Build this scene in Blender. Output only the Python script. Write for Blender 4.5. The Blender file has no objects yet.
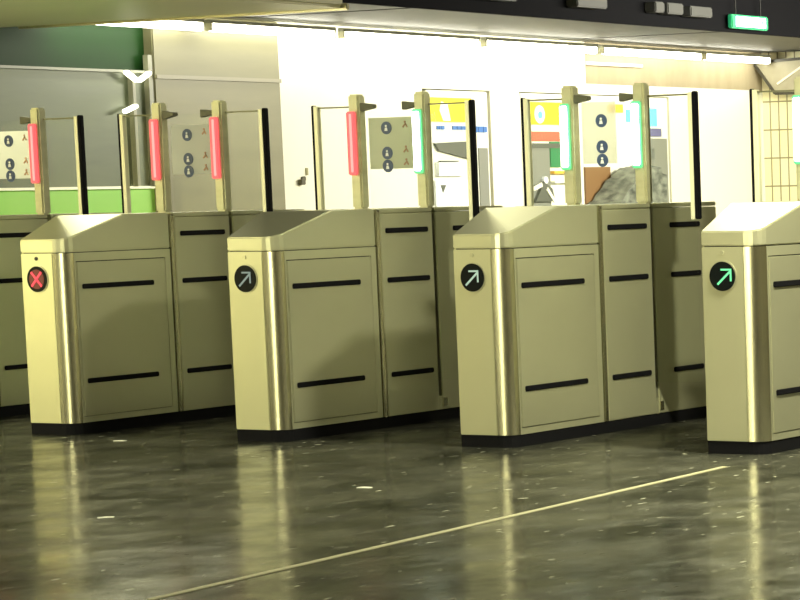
import bpy, bmesh, math, random
from mathutils import Matrix, Vector
random.seed(7)
S = bpy.context.scene
COL = S.collection

# ---------------------------------------------------------------- camera
F = Vector((-0.44407393, 0.88803232, -0.11915093)).normalized()
R = Vector((0.89531862, 0.44494762, -0.02064428)).normalized()
U = R.cross(F)
cd = bpy.data.cameras.new('camera'); cam = bpy.data.objects.new('camera', cd); COL.objects.link(cam)
M4 = Matrix((R, U, -F)).transposed().to_4x4()
M4.translation = Vector((10.5472, -10.6629, 1.19296))
cam.matrix_world = M4
cd.sensor_width = 36.0
cd.lens = 2763.8 / 800 * 36
cd.shift_x = (400 - 938.89) / 800
cd.shift_y = (515.16 - 300) / 800
cd.clip_end = 200
S.camera = cam

# ---------------------------------------------------------------- world, exposure
w = bpy.data.worlds.new('World'); S.world = w; w.use_nodes = True
w.node_tree.nodes['Background'].inputs[0].default_value = (1.0, 0.95, 0.75, 1)
w.node_tree.nodes['Background'].inputs[1].default_value = 0.05
S.view_settings.view_transform = 'Standard'; S.view_settings.look = 'None'
S.view_settings.gamma = 1.0; S.view_settings.exposure = 0.27
S.view_settings.use_curve_mapping = False
S.cycles.use_denoising = True
S.cycles.max_bounces = 8; S.cycles.transparent_max_bounces = 24
S.cycles.sample_clamp_indirect = 6.0

# ---------------------------------------------------------------- large lights of the hall, out of frame: ceiling fittings and added lights
def area(name, loc, sx, sy, power, color=(1, .93, .66), rot=(0, 0, 0)):
    l = bpy.data.lights.new(name, 'AREA'); l.shape = 'RECTANGLE'; l.size = sx; l.size_y = sy
    l.energy = power; l.color = color
    o = bpy.data.objects.new(name, l); COL.objects.link(o); o.location = loc; o.rotation_euler = rot
    return o
WARM = (1, .965, .62)
area('offscreen_light', (2.7, 2.5, 2.9), 0.7, 1.3, 48, WARM)          # behind the right-hand gates
area('offscreen_light', (-2.6, -4.4, 2.7), 1.0, 2.6, 430, WARM)        # left front row
area('offscreen_light', (2.0, -6.0, 2.9), 1.0, 6.0, 45, WARM)         # middle of the front hall
area('offscreen_light', (3.2, -13.3, 2.8), 1.3, .4, 850, WARM)          # added light, washes the end wall to put highlights on gate corners
area('offscreen_light', (-1.5, 2.2, 2.38), 0.3, 0.9, 25, WARM)          # under the canopy
area('offscreen_light', (0.6, 11.4, 2.9), .5, 5.0, 700, (1, .96, .80), (0, math.radians(50), 0))   # added light, brightens the lower part of the far left wall
area('added_canopy_uplight', (-3.5, 0.3, 1.75), .3, 1.6, 70, (1, .95, .70), (math.pi, 0, 0))  # added light with no known fitting, brightens the canopy underside
area('offscreen_light', (1.1, 2.5, 2.9), .5, 1.0, 8, WARM)  # weak light added to brighten the sloped cap of the white-arrow gate
area('offscreen_light', (5.6, -0.5, 2.9), .35, .45, 360, WARM)           # lights the gate sides, low shadows from each next gate
area('offscreen_light', (10.5, 4.5, 2.9), 1.2, 7.0, 60, WARM)         # right-hand hall
area('offscreen_light', (5.5, 10.0, 2.9), 1.2, 7.0, 50, WARM)         # hall beyond the gates

# ---------------------------------------------------------------- materials
def nodes(name):
    m = bpy.data.materials.new(name); m.use_nodes = True
    return m, m.node_tree, m.node_tree.nodes['Principled BSDF']
def mat(name, col, rough=.5, metal=0.0, emit=None, es=0.0, spec=None):
    m, t, b = nodes(name)
    b.inputs['Base Color'].default_value = (*col, 1)
    b.inputs['Roughness'].default_value = rough; b.inputs['Metallic'].default_value = metal
    if spec is not None: b.inputs['Specular IOR Level'].default_value = spec
    if emit:
        b.inputs['Emission Color'].default_value = (*emit, 1); b.inputs['Emission Strength'].default_value = es
    return m
def varied(name, c1, c2, scale=(3, 3, 3), rough=(.3, .45), metal=0.0, bump=0.0, detail=4, coord='Object', pos=(.3, .7)):
    m, t, b = nodes(name)
    tc = t.nodes.new('ShaderNodeTexCoord'); mp = t.nodes.new('ShaderNodeMapping'); mp.inputs['Scale'].default_value = scale
    n = t.nodes.new('ShaderNodeTexNoise'); n.inputs['Scale'].default_value = 1.0; n.inputs['Detail'].default_value = detail
    r = t.nodes.new('ShaderNodeValToRGB')
    r.color_ramp.elements[0].position = pos[0]; r.color_ramp.elements[1].position = pos[1]
    r.color_ramp.elements[0].color = (*c1, 1); r.color_ramp.elements[1].color = (*c2, 1)
    mr = t.nodes.new('ShaderNodeMapRange'); mr.inputs['To Min'].default_value = rough[0]; mr.inputs['To Max'].default_value = rough[1]
    L = t.links.new
    L(tc.outputs[coord], mp.inputs['Vector']); L(mp.outputs[0], n.inputs['Vector'])
    L(n.outputs['Fac'], r.inputs['Fac']); L(r.outputs[0], b.inputs['Base Color'])
    L(n.outputs['Fac'], mr.inputs['Value']); L(mr.outputs[0], b.inputs['Roughness'])
    b.inputs['Metallic'].default_value = metal
    if bump:
        bp = t.nodes.new('ShaderNodeBump'); bp.inputs['Strength'].default_value = bump; bp.inputs['Distance'].default_value = .01
        L(n.outputs['Fac'], bp.inputs['Height']); L(bp.outputs[0], b.inputs['Normal'])
    return m
STEEL = varied('brushed_steel', (.60, .60, .455), (.65, .65, .495), (1.2, 1.2, 2.2), (.29, .35), .80, .0)
STEEL2 = varied('door_steel', (.54, .54, .41), (.61, .61, .465), (1.2, 1.2, 2.2), (.30, .36), .80, .0)
POLISH = mat('polished_steel', (.72, .70, .56), .22, 1.0)
DARK = mat('dark_gap', (.012, .012, .012), .6)
BLACK = mat('black_rubber', (.004, .004, .006), .7, spec=.08)
GLASSBLACK = mat('black_display', (.003, .005, .006), .35, spec=.12)
ALU = mat('pale_aluminium', (.80, .79, .62), .4, .3)
POST = varied('post_metal', (.46, .45, .31), (.56, .55, .39), (6, 6, 20), (.4, .5), .6)
def glass_mat():
    m = bpy.data.materials.new('clear_glass'); m.use_nodes = True; t = m.node_tree; t.nodes.clear()
    o = t.nodes.new('ShaderNodeOutputMaterial'); mx = t.nodes.new('ShaderNodeMixShader')
    tr = t.nodes.new('ShaderNodeBsdfTransparent'); tr.inputs[0].default_value = (.985, .995, .975, 1)
    g = t.nodes.new('ShaderNodeBsdfGlossy'); g.inputs['Roughness'].default_value = .04
    fr = t.nodes.new('ShaderNodeFresnel'); fr.inputs['IOR'].default_value = 1.18
    t.links.new(fr.outputs[0], mx.inputs[0]); t.links.new(tr.outputs[0], mx.inputs[1]); t.links.new(g.outputs[0], mx.inputs[2])
    t.links.new(mx.outputs[0], o.inputs[0]); return m
GLASS = glass_mat()
RED_L = mat('red_lamp', (.35, .04, .04), .4, 0, (1, .13, .14), .85)
RED_C = mat('red_lamp_core', (.4, .1, .1), .4, 0, (1, .36, .34), 1.0)
GRN_L = mat('green_lamp', (.05, .3, .12), .4, 0, (.12, .62, .24), .9)
GRN_C = mat('green_lamp_core', (.8, 1, .9), .4, 0, (.9, 1, .93), 7)
ARROW_G = mat('green_arrow_led', (.02, .2, .08), .4, 0, (.22, 1, .42), .8)
ARROW_D = mat('dim_arrow_led', (.1, .12, .12), .4, 0, (.40, .55, .55), .32)
ARROW_W = mat('pale_arrow_led', (.1, .12, .12), .4, 0, (.50, .72, .55), .6)
CROSS_R = mat('red_cross_led', (.3, .02, .03), .4, 0, (1, .05, .09), 1.1)
RED_GLOW = mat('red_led_field', (.06, .004, .008), .3, 0, (.5, .01, .04), .16)
def paper_mat(name, col, k, see):
    m, t, b = nodes(name); b.inputs['Base Color'].default_value = (*col, 1)
    tl = t.nodes.new('ShaderNodeBsdfTranslucent'); tl.inputs[0].default_value = (*col, 1)
    mx = t.nodes.new('ShaderNodeMixShader'); mx.inputs[0].default_value = k
    t.links.new(b.outputs[0], mx.inputs[1]); t.links.new(tl.outputs[0], mx.inputs[2]); tp = t.nodes.new('ShaderNodeBsdfTransparent'); m2 = t.nodes.new('ShaderNodeMixShader'); m2.inputs[0].default_value = see
    t.links.new(mx.outputs[0], m2.inputs[1]); t.links.new(tp.outputs[0], m2.inputs[2]); t.links.new(m2.outputs[0], t.nodes['Material Output'].inputs[0])
    return m
PAPER = paper_mat('white_sticker_sheet', (.95, .95, .88), .85, .45)
PAPER_G = paper_mat('grey_sticker_sheet', (.80, .83, .68), .65, .20)
BLUE = mat('dark_blue_disc', (.03, .06, .16), .4)
WHITE = mat('white_print', (.85, .87, .9), .5)
FIGURE = mat('faint_red_print', (.50, .30, .20), .6)
TUBE = mat('fluorescent_tube', (1, 1, .95), .4, 0, (1, .97, .80), 15.0)

for m_ in (RED_L, RED_C, GRN_L, GRN_C, ARROW_G, ARROW_D, ARROW_W, CROSS_R, RED_GLOW): m_.cycles.emission_sampling = 'NONE'   # small lights, found by bounces

# ---------------------------------------------------------------- mesh helpers
def box(bm, x0, x1, y0, y1, z0, z1):
    v = [bm.verts.new(c) for c in ((x0, y0, z0), (x1, y0, z0), (x1, y1, z0), (x0, y1, z0), (x0, y0, z1), (x1, y0, z1), (x1, y1, z1), (x0, y1, z1))]
    for f in ((0, 3, 2, 1), (4, 5, 6, 7), (0, 1, 5, 4), (1, 2, 6, 5), (2, 3, 7, 6), (3, 0, 4, 7)):
        bm.faces.new([v[i] for i in f])
def prism(bm, pts, a, b, f=lambda u, v, t: (u, v, t)):
    lo = [bm.verts.new(f(u, v, a)) for u, v in pts]; hi = [bm.verts.new(f(u, v, b)) for u, v in pts]
    n = len(pts)
    bm.faces.new(lo[::-1]); bm.faces.new(hi)
    for i in range(n): bm.faces.new((lo[i], lo[(i + 1) % n], hi[(i + 1) % n], hi[i]))
XZ = lambda u, v, t: (u, t, v)       # shapes on a face that looks along y
YZ = lambda u, v, t: (t, u, v)       # shapes on a face that looks along x
def circle(cx, cy, r, n=32): return [(cx + r * math.cos(i * 2 * math.pi / n), cy + r * math.sin(i * 2 * math.pi / n)) for i in range(n)]
def bar2d(x0, y0, x1, y1, w):
    dx, dy = x1 - x0, y1 - y0; l = math.hypot(dx, dy); nx, ny = -dy / l * w / 2, dx / l * w / 2
    return [(x0 + nx, y0 + ny), (x0 - nx, y0 - ny), (x1 - nx, y1 - ny), (x1 + nx, y1 + ny)]
def obj(name, bm, m, parent=None, bevel=0.0, seg=2, smooth=False):
    bmesh.ops.recalc_face_normals(bm, faces=bm.faces)
    if bevel:
        es = [e for e in bm.edges if len(e.link_faces) == 2 and e.calc_face_angle(0) > .5]
        bmesh.ops.bevel(bm, geom=es, offset=bevel, segments=seg, affect='EDGES', clamp_overlap=True)
    me = bpy.data.meshes.new(name); bm.to_mesh(me); bm.free()
    if smooth:
        for p in me.polygons: p.use_smooth = True
        me.set_sharp_from_angle(angle=math.radians(40))
    me.materials.append(m)
    o = bpy.data.objects.new(name, me); COL.objects.link(o)
    if parent: o.parent = parent
    return o
def B(name, m, parent, *boxes, bevel=0.0):
    bm = bmesh.new()
    for b in boxes: box(bm, *b)
    return obj(name, bm, m, parent, bevel)
def empty(name, loc, label, cat, group=None):
    o = bpy.data.objects.new(name, None); COL.objects.link(o); o.location = loc; o.empty_display_size = .1
    o['label'] = label; o['category'] = cat
    if group: o['group'] = group
    return o
def tag(o, label, cat, group=None):
    o['label'] = label; o['category'] = cat
    if group: o['group'] = group
    return o
def struct(name, m, *boxes, bevel=0):
    o = B(name, m, None, *boxes, bevel=bevel); o['kind'] = 'structure'; return o

# ---------------------------------------------------------------- floor, walls, ceiling
def floor_mat():
    m, t, b = nodes('polished_stone_floor'); L = t.links.new
    tc = t.nodes.new('ShaderNodeTexCoord')
    def noise(sc, d, rough=.6, rot=0.0):
        mp = t.nodes.new('ShaderNodeMapping'); mp.inputs['Scale'].default_value = sc; mp.inputs['Rotation'].default_value = (0, 0, rot)
        n = t.nodes.new('ShaderNodeTexNoise'); n.inputs['Scale'].default_value = 1; n.inputs['Detail'].default_value = d
        n.inputs['Roughness'].default_value = rough
        L(tc.outputs['Object'], mp.inputs['Vector']); L(mp.outputs[0], n.inputs['Vector']); return n
    def ramp(n, p0, c0, p1, c1):
        r = t.nodes.new('ShaderNodeValToRGB'); e = r.color_ramp.elements
        e[0].position, e[1].position = p0, p1; e[0].color = (*c0, 1); e[1].color = (*c1, 1); L(n.outputs['Fac'], r.inputs['Fac']); return r
    big = ramp(noise((1.6, 1.2, 1), 6, .65), .35, (.006, .007, .006), .66, (.048, .048, .040))
    spots = ramp(noise((16, 7, 1), 3, .6, .4), .60, (0, 0, 0), .70, (.055, .052, .045))
    flecks = ramp(noise((30, 11, 1), 1, .5, .5), .71, (0, 0, 0), .77, (.30, .30, .25))
    a1 = t.nodes.new('ShaderNodeMixRGB'); a1.blend_type = 'ADD'; a1.inputs[0].default_value = 1
    a2 = t.nodes.new('ShaderNodeMixRGB'); a2.blend_type = 'ADD'; a2.inputs[0].default_value = 1
    L(big.outputs[0], a1.inputs[1]); L(spots.outputs[0], a1.inputs[2]); L(a1.outputs[0], a2.inputs[1]); L(flecks.outputs[0], a2.inputs[2])
    t.nodes.remove(b); out = t.nodes['Material Output']
    df = t.nodes.new('ShaderNodeBsdfDiffuse'); gl = t.nodes.new('ShaderNodeBsdfGlossy'); mx = t.nodes.new('ShaderNodeMixShader')
    gl.inputs['Color'].default_value = (.9, .9, .84, 1)
    L(a2.outputs[0], df.inputs[0]); L(df.outputs[0], mx.inputs[1]); L(gl.outputs[0], mx.inputs[2]); L(mx.outputs[0], out.inputs[0])
    def rng(n, lo, hi):
        mr = t.nodes.new('ShaderNodeMapRange'); mr.inputs['From Min'].default_value = .3; mr.inputs['From Max'].default_value = .7
        mr.inputs['To Min'].default_value = lo; mr.inputs['To Max'].default_value = hi; L(n.outputs['Fac'], mr.inputs['Value']); return mr.outputs[0]
    L(rng(noise((2.2, 1.5, 1), 6, .65, .3), .13, .34), mx.inputs[0])
    L(rng(noise((5, 3, 1), 5), .11, .27), gl.inputs['Roughness'])
    bp = t.nodes.new('ShaderNodeBump'); bp.inputs['Strength'].default_value = .12; bp.inputs['Distance'].default_value = .01
    n4 = noise((9, 9, 1), 4, .5); L(n4.outputs['Fac'], bp.inputs['Height']); L(bp.outputs[0], gl.inputs['Normal'])
    return m
XW = -4.5
PLASTER = mat('white_wall_paint', (.86, .84, .68), .55)
BEIGE = varied('beige_wall_paint', (.30, .25, .155), (.36, .31, .20), (2, 6, 2), (.5, .6))
GREYC = varied('grey_ceiling_panel', (.035, .035, .032), (.05, .05, .045), (3, 1, 3), (.5, .6))
BLACKC = mat('black_ceiling', (.006, .006, .007), .9, spec=.05)
FRONTW = varied('tan_tile_wall', (.35, .32, .20), (.55, .50, .32), (.5, .5, .5), (.5, .6))
PANEL_G = varied('grey_green_metal_panel', (.10, .12, .065), (.14, .165, .09), (1, 1, 6), (.38, .5), .1)
PANEL_T = varied('tan_metal_panel', (.17, .16, .085), (.21, .20, .11), (1, 1, 6), (.38, .5), .1)
GREEN_D = mat('dark_green_panel', (.010, .048, .008), .5, spec=.2)
GREEN_B = mat('bright_green_panel', (.36, .82, .10), .4)
def tile_mat():
    m, t, b = nodes('cream_tiles'); L = t.links.new
    tc = t.nodes.new('ShaderNodeTexCoord'); sp = t.nodes.new('ShaderNodeSeparateXYZ'); cb = t.nodes.new('ShaderNodeCombineXYZ')
    br = t.nodes.new('ShaderNodeTexBrick'); br.offset = 0
    br.inputs['Scale'].default_value = 1; br.inputs['Brick Width'].default_value = .105; br.inputs['Row Height'].default_value = .30
    br.inputs['Mortar Size'].default_value = .008
    br.inputs['Color1'].default_value = (.86, .79, .50, 1); br.inputs['Color2'].default_value = (.90, .84, .56, 1); br.inputs['Mortar'].default_value = (.28, .24, .12, 1)
    L(tc.outputs['Object'], sp.inputs[0]); L(sp.outputs['X'], cb.inputs['X']); L(sp.outputs['Z'], cb.inputs['Y']); L(cb.outputs[0], br.inputs['Vector'])
    L(br.outputs['Color'], b.inputs['Base Color']); b.inputs['Roughness'].default_value = .35
    return m
struct('floor', floor_mat(), (-5.2, 14, -14, 16, -.1, 0))
bm = bmesh.new(); prism(bm, [(4.735, -4.376), (4.765, -4.376), (4.445, -.482), (4.417, -.482)], 0, .003)
o = obj('trim_1', bm, mat('cream_floor_strip', (.30, .285, .19), .5)); o['kind'] = 'structure'
# left-hand wall, from the camera's side into the distance
struct('wall_left', mat('wall_left_front', (.72, .66, .36), .6), (XW - .2, XW, -14, 3.0, 0, 3.1))
struct('wall_left_rear', PLASTER, (XW - .2, XW, 7.43, 9.40, 0, 2.62), (XW - .2, XW, 10.42, 10.88, 0, 2.12), (XW - .2, XW, 11.72, 11.82, 0, 2.12),
       (XW - .2, XW, 13.50, 15.4, 0, 2.22), (XW - .2, XW, 9.40, 12.0, 2.12, 2.62), (XW - .7, XW - .6, 9.3, 13.6, 0, 2.62))
struct('trim_2', BEIGE, (XW - .2, XW, 12.0, 15.4, 2.22, 2.62))
struct('trim_with_reflection', PLASTER, (XW - .2, XW + .02, 12.0, 13.0, 2.40, 2.43), (XW - .2, XW, 12.0, 13.5, 2.12, 2.219))  # first strip stands in for a reflected row of tubes, second is wall
struct('wall_back', tile_mat(), (XW - .2, 14, 15.4, 15.6, 0, 3.1))
struct('wall_right', FRONTW, (14, 14.2, -14, 15.6, 0, 3.1))
struct('wall_front', PLASTER, (XW - .2, 14.2, -14.2, -14, 0, 3.1))
struct('ceiling', BLACKC, (-2.5, 14.2, -14.2, 15.6, 3.0, 3.1), (XW - .2, -2.5, -14.2, 4.0, 3.0, 3.1), (-2.52, -2.48, 4.0, 15.4, 2.6, 3.0))
# lowered grey ceiling strip, in panels with dark joints
js = [4.1, 6.9, 11.55, 15.4]
for i in range(3):
    struct('ceiling_strip', GREYC, (XW, -2.5, js[i] + .03, js[i + 1] - .03, 2.62, 2.70), bevel=.01)
struct('ceiling_joint', DARK, (XW, -2.5, 4.1, 15.4, 2.71, 2.75))
# beige canopy over the near side
CAN = varied('beige_canopy', (.66, .62, .43), (.69, .65, .46), (.6, 2, 1), (.34, .38), .3)
struct('ceiling_canopy', CAN, (XW, -1.04, -1.0, 4.0, 2.41, 2.50), bevel=.02)
struct('trim_bright_rim', POLISH, (XW + .6, -1.02, 4.0, 4.03, 2.395, 2.44), bevel=.008)  # polished strip added to give the canopy edge its bright rim reflection
# left panels between canopy and pillar
struct('wall_left_panel', PANEL_G, (XW - .2, XW, 3.0, 5.95, 1.30, 2.16))
struct('wall_left_upper', GREEN_D, (XW - .2, XW - .03, 3.0, 5.95, 2.18, 3.0))
struct('trim_5', mat('line_trim', (.32, .33, .24), .4), (XW - .2, XW + .03, 3.0, 5.95, 2.16, 2.18))
struct('trim_6', ALU, (XW - .2, XW + .03, 3.0, 5.95, 1.28, 1.30))
struct('wall_left_lower', GREEN_B, (XW - .2, XW, 3.0, 5.95, .0, 1.28))
struct('pillar', PANEL_T, (XW - .2, XW + .06, 5.95, 7.43, 0, 2.62), bevel=.01)
struct('trim_7', mat('tan_trim', (.26, .24, .15), .4), (XW + .06, XW + .08, 5.96, 7.42, 2.12, 2.15))
struct('trim_8', mat('frame_trim', (.28, .28, .19), .4), (XW, XW + .05, 5.72, 5.75, 1.30, 2.16), (XW, XW + .05, 5.90, 5.945, 1.30, 2.30))

# ---------------------------------------------------------------- ticket gates
ZK, ZS, H = .0587, .935, 1.1225
WF, WS = .221, .304
YS, YR0, YR1 = 1.262, .27, .434
WL = -.19
def corner():
    return [(WF, 0), (WF + .022, .003), (WF + .044, .010), (WF + .062, .022), (WF + .076, .038), (WS, .062)]
def make_gate(x, y, label, symbol, colA, colB, showA=True):
    g = empty('ticket_gate', (x, y, 0), label, 'ticket gate', 'steel ticket gates in a row')
    # kick base
    bm = bmesh.new()
    prism(bm, [(0.004, .004)] + [(a - .004, b + .004) for a, b in corner()] + [(WS - .004, 1.9), (WL, 1.9), (WL, .9), (.004, .9)], 0, ZK - .001)
    obj('kick_base', bm, BLACK, g)
    # dark inner frame behind the gaps
    bm = bmesh.new()
    prism(bm, [(.012, .012), (WF, .012), (WS - .03, .03), (WS - .010, .07), (WS - .010, YS - .012), (WL + .01, YS - .012), (WL + .01, .9), (.012, .9)], ZK, 1.09)
    bm2 = [v for v in bm.verts if v.co.z > 1 and v.co.y < .5]
    for v in bm2: v.co.z = .98
    obj('inner_frame', bm, DARK, g)
    # front face, corner column, side frame, left side
    B('front_panel', STEEL, g, (.003, WF - .003, 0, .010, ZK, ZS - .004), bevel=.003)
    bm = bmesh.new(); prism(bm, corner() + [(WS - .012, .062), (WS - .05, .03), (WF, .009)], ZK, ZS - .004)
    obj('corner_column', bm, POLISH, g, smooth=True)
    yd0, yd1, zd0, zd1 = .075, .735, .088, .888
    B('side_frame', STEEL, g, (WS - .012, WS, .064, yd0, ZK, ZS - .004), (WS - .012, WS, yd1, .775, ZK, ZS - .004),
      (WS - .012, WS, yd0, yd1, ZK, zd0), (WS - .012, WS, yd0, yd1, zd1, ZS - .004))
    B('side_door', STEEL2, g, (WS - .009, WS + .003, yd0 + .004, yd1 - .003, zd0 + .003, zd1 - .005), bevel=.003)
    B('left_side', STEEL, g, (0, .012, .012, .9, ZK, ZS - .004))
    # sloped cap
    bm = bmesh.new()
    front = [(0, .008), (.006, 0)] + corner()
    base = front + [(WS, YR1), (WS, .778), (0, .778), (0, YR0)]
    def zt(px, py):
        yr = YR0 + (YR1 - YR0) * px / WS
        return min(H, 1 + (H - 1) * py / yr)
    lo = [bm.verts.new((a, b, ZS)) for a, b in base]; hi = [bm.verts.new((a, b, zt(a, b))) for a, b in base]
    n = len(base)
    for i in range(n): bm.faces.new((lo[i], lo[(i + 1) % n], hi[(i + 1) % n], hi[i]))
    bm.faces.new(lo[::-1]); nf = len(front)
    bm.faces.new(hi[nf:nf + 4])
    L = hi[n - 1]
    for i in range(nf): bm.faces.new((hi[i], hi[i + 1], L))
    bmesh.ops.recalc_face_normals(bm, faces=bm.faces)
    es = [e for e in bm.edges if len(e.link_faces) == 2 and e.calc_face_angle(0) > .7]
    bmesh.ops.bevel(bm, geom=es, offset=.005, segments=2, affect='EDGES', clamp_overlap=True)
    obj('sloped_cap', bm, STEEL, g)
    # raised rib, middle section, rear section
    B('rib', POLISH, g, (WS - .02, WS + .006, .782, .792, ZK, H - .002), (WS - .02, WS + .002, .795, .815, ZK, H - .004), bevel=.002)
    B('middle_section', STEEL, g, (WS - .012, WS + .002, .819, YS - .006, ZK, 1.098), (WL, WL + .012, .9, YS - .006, ZK, 1.098), bevel=.003)
    B('middle_top', STEEL, g, (WL, WS + .002, .782, YS - .004, 1.1015, H), bevel=.004)
    bx = bmesh.new(); box(bx, WL, WS + .002, YS + .022, 1.9, ZK, 1.098)
    obj('rear_section', bx, STEEL, g, bevel=.004)
    B('rear_top', STEEL, g, (WL, WS + .002, YS + .020, 1.9, 1.1015, H), bevel=.004)
    B('slot_sill', STEEL, g, (WL, WS, YS - .004, YS + .020, ZK, .13))
    B('rear_foot', POLISH, g, (WS + .002, WS + .006, YS + .026, YS + .06, .075, .12))
    # black rubber strips
    for y0, y1, zs in ((.109, .633, (.7585, .272)), (.8585, 1.210, (1.0114, .7585, .272)), (1.434, 1.72, (1.0114, .7585, .272))):
        for z in zs:
            bm = bmesh.new(); box(bm, WS - .002, WS + .012, y0, y1, z - .013, z + .013)
            obj('rubber_strip', bm, BLACK, g, bevel=.004)
    # round display
    bm = bmesh.new(); prism(bm, circle(.112, .800, .072, 40), -.004, .0, XZ); obj('display_rim', bm, STEEL2, g)
    bm = bmesh.new(); prism(bm, circle(.112, .800, .066, 40), -.008, -.002, XZ); d = obj('display', bm, GLASSBLACK, g)
    if symbol:
        bm = bmesh.new(); c = (.112, .800)
        if symbol == 'cross':
            prism(bm, circle(c[0], c[1], .050, 32), -.0095, -.0085, XZ); obj('lit_field', bm, RED_GLOW, d); bm = bmesh.new()
            for a in (1, -1):
                prism(bm, bar2d(c[0] - .034, c[1] - .036 * a, c[0] + .034, c[1] + .036 * a, .011), -.012, -.0096, XZ)
            obj('cross_symbol', bm, CROSS_R, d)
        else:
            k = 1.0; dx = .012 if symbol == 'bright' else 0
            prism(bm, bar2d(c[0] - .036 + dx, c[1] - .036, c[0] + .030 + dx, c[1] + .022, .009), -.0105, -.0085, XZ)
            prism(bm, bar2d(c[0] - .018 + dx, c[1] + .030, c[0] + .037 + dx, c[1] + .030, .008), -.0105, -.0085, XZ)
            prism(bm, bar2d(c[0] + .033 + dx, c[1] + .034, c[0] + .033 + dx, c[1] - .022, .008), -.0105, -.0085, XZ)
            obj('arrow_symbol', bm, {'bright': ARROW_G, 'arrow': ARROW_W, 'dim': ARROW_D}[symbol], d)
    bm = bmesh.new(); prism(bm, circle(.110, .905, .010, 16), -.004, 0, XZ); obj('sensor', bm, STEEL2 if symbol != 'cross' else DARK, g)
    # tall light posts
    def post(x0, x1, col, side):
        p = bmesh.new(); box(p, x0, x1, YS - .030, YS + .035, H, 1.725)
        p = obj('light_post', p, POST, g, bevel=.010)
        cx = x0 + .026
        bm = bmesh.new(); box(bm, cx - .026, cx + .030, YS - .052, YS - .031, 1.30, 1.635); obj('lamp_housing', bm, RED_L if col == 'red' else GRN_L, p, bevel=.006)
        if col == 'green':
            bm = bmesh.new(); box(bm, cx - .016, cx + .028, YS - .064, YS - .053, 1.315, 1.622); obj('lamp_core', bm, GRN_C, p, bevel=.005)
        else:
            bm = bmesh.new(); box(bm, cx - .000, cx + .016, YS - .060, YS - .053, 1.315, 1.622); obj('lamp_core', bm, RED_C, p, bevel=.003)
        xx = (x1, x1 + .085) if side > 0 else (x0 - .085, x0)
        bm = bmesh.new(); prism(bm, [(xx[0], 1.635), (xx[1], 1.650), (xx[1], 1.670), (xx[0], 1.680)], YS - .02, YS + .02, XZ)
        obj('bracket', bm, mat('bracket_metal', (.10, .10, .07), .5, .3), p, bevel=.003)
        return p
    if showA: post(-.195, -.125, colA, 1)
    post(.234, .302, colB, -1)
    # information pane between the posts with its pictograms
    pane = B('information_pane', GLASS, g, (-.12, .230, YS + .040, YS + .048, H, 1.66))
    wide = (colB == 'green' and colA == 'green')
    sh = PAPER if wide or colB == 'red' else PAPER_G
    B('sticker_sheet', sh, pane, (-.110, .09 if wide else .17, YS + .032, YS + .039, 1.33, 1.60 if not wide else 1.64))
    for cx, cz in ((.008, 1.545), (.008, 1.413), (.008, 1.345)):
        bm = bmesh.new(); prism(bm, circle(cx, cz, .0335, 28), YS + .027, YS + .031, XZ); o = obj('pictogram_disc', bm, BLUE, pane)
    for cx, cz in ((.008, 1.545), (.008, 1.413), (.008, 1.345)):
        bm = bmesh.new()
        prism(bm, circle(cx, cz + .010, .006, 12), YS + .024, YS + .0265, XZ)
        prism(bm, [(cx - .010, cz - .016), (cx + .010, cz - .016), (cx + .006, cz + .002), (cx - .006, cz + .002)], YS + .024, YS + .0265, XZ)
        obj('pictogram_figure', bm, WHITE, pane)
    for cz in (1.562, 1.432, 1.365):
        if wide: break
        bm = bmesh.new(); prism(bm, circle(.095 + .035, cz + .012, .006, 10), YS + .027, YS + .031, XZ)
        prism(bm, bar2d(.115, cz - .016, .135, cz + .004, .008), YS + .027, YS + .031, XZ)
        prism(bm, bar2d(.143, cz - .016, .132, cz + .004, .007), YS + .027, YS + .031, XZ)
        obj('instruction_print', bm, FIGURE, pane)
    # glass flaps reaching into the lanes
    def flap(x0, x1, end):
        f = B('glass_flap', GLASS, g, (x0, x1, YS + .002, YS + .012, .22, 1.655))
        s = 1 if end > 0 else -1
        e = x1 if s > 0 else x0
        a, b = sorted((e, e + s * (.024 if s > 0 else .018))); c, dd = sorted((e - s * .022, e))
        B('rubber_edge', BLACK, f, (a, b, YS - .010, YS + .022, 1.04, 1.675), bevel=.004)
        B('edge_profile', ALU, f, (c, dd, YS - .010, YS + .022, 1.04, 1.670))
        B('top_rail', mat('rail', (.16, .16, .10), .4, .5), f, (x0, x1, YS + .000, YS + .014, 1.656, 1.664))
        return f
    flap(.308, .570, 1)
    if showA: flap(-.44, -.20, -1)
    return g

make_gate(-1.374, .02, 'steel ticket gate at the left edge, only its panels behind the red cross gate showing', None, 'red', 'red')
make_gate(-.050, .02, 'steel ticket gate with a lit red cross on its display', 'cross', 'red', 'red')
make_gate(1.354, -.028, 'steel ticket gate with a dim grey arrow, between a red post and a green post', 'dim', 'red', 'green')
make_gate(2.688, 0, 'steel ticket gate with two green-lit posts and a white arrow on its display', 'arrow', 'green', 'green')
make_gate(4.038, .019, 'rightmost steel ticket gate with a bright green arrow, cut off by the picture edge', 'bright', 'green', 'green')

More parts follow.
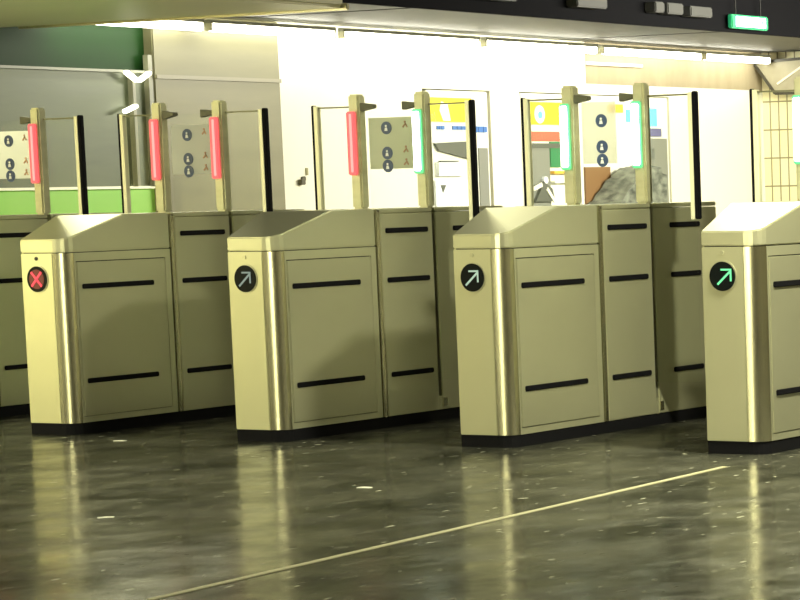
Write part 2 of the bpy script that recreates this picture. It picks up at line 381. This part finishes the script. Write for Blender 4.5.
# ---------------------------------------------------------------- fluorescent tubes along the wall
spans = [(4.9, 6.36), (6.43, 7.96), (8.06, 9.98), (10.07, 11.89), (11.98, 13.80), (13.87, 15.2)]
where = ['leftmost fluorescent tube, partly behind the beige canopy edge', 'second fluorescent tube from the left, above the tan metal pillar',
         'third fluorescent tube from the left, over the blank white wall', 'fluorescent tube above the yellow-topped machine with blue marks',
         'fluorescent tube above the grey heap and kiosk', 'rightmost fluorescent tube, left of the pale slanted panel']
for (a, b), lb in zip(spans, where):
    t = empty('fluorescent_lamp', (XW + .20, a, 2.525), lb, 'lamp', 'fluorescent tubes in a line under the ceiling')
    bm = bmesh.new(); prism(bm, circle(0, 0, .034, 14), .02, b - a - .02, XZ); obj('tube', bm, TUBE, t, smooth=True)
    B('batten', mat('batten_white', (.5, .5, .42), .5), t, (-.03, .03, 0, b - a, .03, .058))
    B('end_cap', ALU, t, (-.03, .03, 0, .02, -.03, .03)); B('end_cap', ALU, t, (-.03, .03, b - a - .02, b - a, -.03, .03))

# ---------------------------------------------------------------- exit sign and boxes under the dark ceiling
s = empty('exit_sign', (-2.4, 11.25, 2.63), 'small green and white lit exit sign hanging under the dark ceiling', 'exit sign')
B('sign_box', mat('exit_green', (.02, .3, .12), .4, 0, (.02, .40, .18), .2), s, (-.05, 0, 0, .66, 0, .125), bevel=.01)
B('lit_face', mat('exit_white', (.8, 1, .9), .4, 0, (.80, 1, .90), 3.5), s, (.001, .006, .07, .60, .018, .108))
bm = bmesh.new(); prism(bm, circle(.535, .088, .010, 12), .0065, .010, YZ); prism(bm, bar2d(.525, .045, .535, .076, .016), .0065, .010, YZ)
prism(bm, bar2d(.525, .048, .508, .026, .009), .0065, .010, YZ); prism(bm, bar2d(.527, .048, .545, .028, .009), .0065, .010, YZ); prism(bm, bar2d(.515, .062, .556, .068, .008), .0065, .010, YZ)
obj('running_figure', bm, mat('exit_figure', (.02, .4, .3), .5, 0, (.02, .5, .35), .5), s)
B('hanger', DARK, s, (-.03, -.02, .1, .11, .125, .37), (-.03, -.02, .55, .56, .125, .37))
GB = mat('grey_ceiling_box', (.05, .05, .045), .7)
for y0, y1, z0, z1, lb in ((7.3, 7.85, 2.70, 2.79, 'faint grey box under the dark ceiling above the green-lit post of the middle gate'),
                       (8.70, 9.15, 2.70, 2.80, 'grey box under the dark ceiling, second from the left'),
                       (9.90, 10.05, 2.71, 2.80, 'narrow grey box under the dark ceiling'),
                       (10.10, 10.36, 2.705, 2.80, 'pale grey box under the dark ceiling, beside the narrow one'),
                       (10.48, 10.85, 2.70, 2.79, 'grey box under the dark ceiling nearest the exit sign')):
    tag(B('ceiling_box', GB, None, (-2.478, -2.36, y0, y1, z0, z1), bevel=.01), lb, 'box', 'boxes along the dark ceiling edge')

# ---------------------------------------------------------------- slanted pale panel at the right
CR = varied('crumpled_pale_panel', (.30, .27, .18), (.48, .45, .32), (3, 3, 3), (.4, .6), 0, .6)
sp_ = empty('slanted_panel', (-4.22, 15.24, 2.18), 'pale slanted panel with dark edge hanging at the upper right beside the tubes', 'panel')
bm = bmesh.new(); pts = [(-.29, .335), (.75, .37), (.75, -.01), (-.03, 0)]; prism(bm, pts, 0, .10, XZ); obj('panel_face', bm, CR, sp_, bevel=.01)
bm = bmesh.new()
for i in (0, 2, 3): prism(bm, bar2d(*pts[i], *pts[(i + 1) % 4], .03), -.012, -.001, XZ)
obj('panel_edge', bm, mat('panel_edge_dark', (.05, .045, .03), .5), sp_)
bm = bmesh.new(); prism(bm, bar2d(0, .10, .35, .30, .02), -.012, -.001, XZ); obj('panel_fold', bm, PLASTER, sp_)

# ---------------------------------------------------------------- machines and kiosk in the wall recess
YEL = mat('yellow_sign', (.90, .80, .03), .5); MW = mat('machine_white', (.82, .82, .70), .5); MG = mat('machine_grey', (.22, .23, .19), .5)
MB = mat('print_blue', (.06, .18, .50), .5); CY = mat('print_cyan', (.15, .60, .75), .5); RD = mat('band_red', (.62, .14, .08), .5); GN = mat('panel_green', (.03, .22, .08), .5)
DG = mat('dark_grey_screen', (.10, .11, .09), .4); OR = mat('orange_sign', (.85, .48, .06), .5)
def front(name, m, parent, y0, y1, z0, z1, d=.01): return B(name, m, parent, (.0, d, y0, y1, z0, z1))
v = empty('vending_machine', (XW + .0, 9.46, 0), 'white machine with a yellow top and blue lettering, behind the leftmost green-lit post', 'vending machine')
B('body', MW, v, (-.55, 0, 0, .92, 0, 2.11), bevel=.01)
h_ = front('header', YEL, v, .03, .66, 1.83, 2.045); bm = bmesh.new(); prism(bm, [(.22, 1.84), (.33, 1.84), (.29, 1.99), (.20, 2.01), (.17, 1.93)], .011, .014, YZ); obj('header_mark', bm, WHITE, h_)
for i, (a, b) in enumerate(((.13, .155), (.165, .19), (.20, .24), (.36, .42), (.43, .49), (.50, .56), (.57, .60), (.66, .74), (.75, .82), (.83, .88))):
    front('lettering', MB, v, a, b, 1.762 if i < 7 else 1.74, 1.795)
bm = bmesh.new(); prism(bm, [(.07, 1.64), (.60, 1.66), (.58, 1.50), (.45, 1.52), (.12, 1.575)], 0, .03, YZ); obj('display_hood', bm, DG, v)
front('tray', WHITE, v, .09, .46, 1.35, 1.47, .04); front('tray_slot', DG, v, .14, .40, 1.475, 1.485, .03)
front('side_panel', MG, v, .74, .88, 0.9, 1.60); front('lower_panel', WHITE, v, .06, .60, .60, 1.31, .02)
bm = bmesh.new(); prism(bm, [(.13, 1.27), (.21, 1.27), (.16, 1.20)], .02, .024, YZ); obj('dark_mark', bm, DG, v)

k = empty('photo_booth', (XW, 10.90, 0), 'yellow-topped booth with a blue dot and red band, left of the third gate posts', 'booth')
B('body', MW, k, (-.55, 0, 0, .80, 0, 2.11), bevel=.01)
h_ = front('header', YEL, k, .04, .78, 1.82, 2.03)
bm = bmesh.new(); prism(bm, circle(.285, 1.915, .085, 24), .011, .014, YZ); obj('white_disc', bm, WHITE, h_)
bm = bmesh.new(); prism(bm, circle(.29, 1.91, .035, 20), .015, .018, YZ); obj('blue_dot', bm, CY, h_)
front('red_band', RD, k, .07, .62, 1.665, 1.755); front('dark_band', DG, k, .10, .60, 1.60, 1.645, .02)
front('curtain', MG, k, .05, .42, .5, 1.60, .015); front('green_panel', GN, k, .44, .60, 1.42, 1.66, .015)
front('shelf', OR, k, .44, .72, 1.36, 1.385, .05); front('shelf', MW, k, .44, .72, 1.27, 1.29, .05)
bm = bmesh.new(); prism(bm, circle(.30, 1.30, .035, 16), .016, .05, YZ); obj('white_knob', bm, WHITE, k)
bm = bmesh.new(); prism(bm, [(.12, 1.10), (.44, 1.10), (.40, 1.22), (.26, 1.29), (.20, 1.20)], .016, .05, YZ); obj('dark_cover', bm, DG, k)
bm = bmesh.new(); prism(bm, bar2d(.08, 1.22, .22, 1.26, .04), .05, .06, YZ); prism(bm, bar2d(.30, 1.22, .42, 1.10, .035), .05, .06, YZ); obj('pale_strip', bm, PLASTER, k)

k = empty('kiosk', (XW, 11.85, 0), 'white kiosk with orange and cyan signs and a grey side, between the two green-lit posts', 'kiosk')
B('body', MW, k, (-.55, 0, 0, 1.62, 0, 2.11), bevel=.01)
front('orange_sign', OR, k, .50, .78, 1.95, 2.03); front('cyan_sign', CY, k, .84, 1.02, 1.86, 1.98)
front('cyan_sign', CY, k, 1.14, 1.40, 1.82, 2.0); front('purple_screen', mat('purple_screen', (.12, .12, .26), .4), k, 1.20, 1.46, 1.72, 1.80, .02)
front('grey_side', MG, k, 1.16, 1.56, 0, 1.70, .02); front('brown_panel', mat('brown_panel', (.24, .13, .05), .5), k, .06, .50, 1.0, 1.42, .02)
front('dark_screen', DG, k, 1.20, 1.30, 1.50, 1.60, .03)
# grey mottled sloping heap
HP = varied('mottled_grey_sheet', (.03, .035, .03), (.26, .28, .22), (9, 9, 14), (.5, .7), 0, .5)
bm = bmesh.new()
prof = [(0, .0), (0, 1.05), (.10, 1.12), (.25, 1.24), (.42, 1.36), (.60, 1.42), (.76, 1.41), (.86, 1.34), (.88, 0)]
prism(bm, prof, 0, .35, YZ)
bmesh.ops.subdivide_edges(bm, edges=bm.edges[:], cuts=2, use_grid_fill=True)
for vv in bm.verts:
    if vv.co.z > .3: vv.co += Vector((random.uniform(-.02, .02), random.uniform(-.02, .02), random.uniform(-.02, .02)))
hp = obj('covered_heap', bm, HP, None, smooth=True); hp.location = (XW + .06, 11.90, 0)
tag(hp, 'mottled grey covered heap in front of the kiosk, behind the third gate', 'covered heap')

# wall lock, small spot lamps, litter
o = B('door_knob', mat('dark_bronze', (.07, .06, .02), .5), None, (XW, XW + .04, 7.66, 7.72, 1.29, 1.335), (XW, XW + .012, 7.70, 7.76, 1.32, 1.36), bevel=.008)
tag(o, 'small dark knob on the white wall between the flap edges', 'knob')
o = B('key_plate', mat('dull_bronze', (.30, .28, .12), .5), None, (XW, XW + .01, 7.765, 7.79, 1.37, 1.43)); tag(o, 'tiny dull key plate above the dark knob', 'plate')
SPOT = mat('spot_lamp_white', (1, 1, .9), .4, 0, (1, .98, .8), 3)
for y0, z0, t_, lb in ((5.66, 2.13, .5, 'left one of the pair of tiny bright lamps above the frame'), (5.80, 2.13, -.5, 'right one of the pair of tiny bright lamps above the frame'), (5.63, 1.885, -.35, 'tiny bright lamp above the black flap edge, below the pair')):
    bm = bmesh.new(); prism(bm, [(-.07, -.014), (.07, -.014), (.07, .014), (-.07, .014)], 0, .05, YZ)
    o = obj('spot_lamp', bm, SPOT, None, bevel=.006); o.location = (XW + .052, y0 + .02, z0); o.rotation_euler = (-t_, 0, 0)
    tag(o, lb, 'lamp')
for x, y, a, lb in ((.74, -.18, .3, 'white paper scrap on the floor right of the red cross gate'), (3.07, -2.77, .9, 'thin pale paper scrap on the floor left of the dim arrow gate'), (3.39, -1.62, .2, 'pale paper scrap on the floor in front of the second lane')):
    bm = bmesh.new(); prism(bm, [(-.03, -.012), (.025, -.016), (.034, .006), (.0, .018), (-.028, .012)], 0, .003)
    o = obj('paper_scrap', bm, mat('scrap_white', (.75, .75, .68), .6), None); o.location = (x, y, .0005); o.rotation_euler = (0, 0, a)
    tag(o, lb, 'paper scrap')
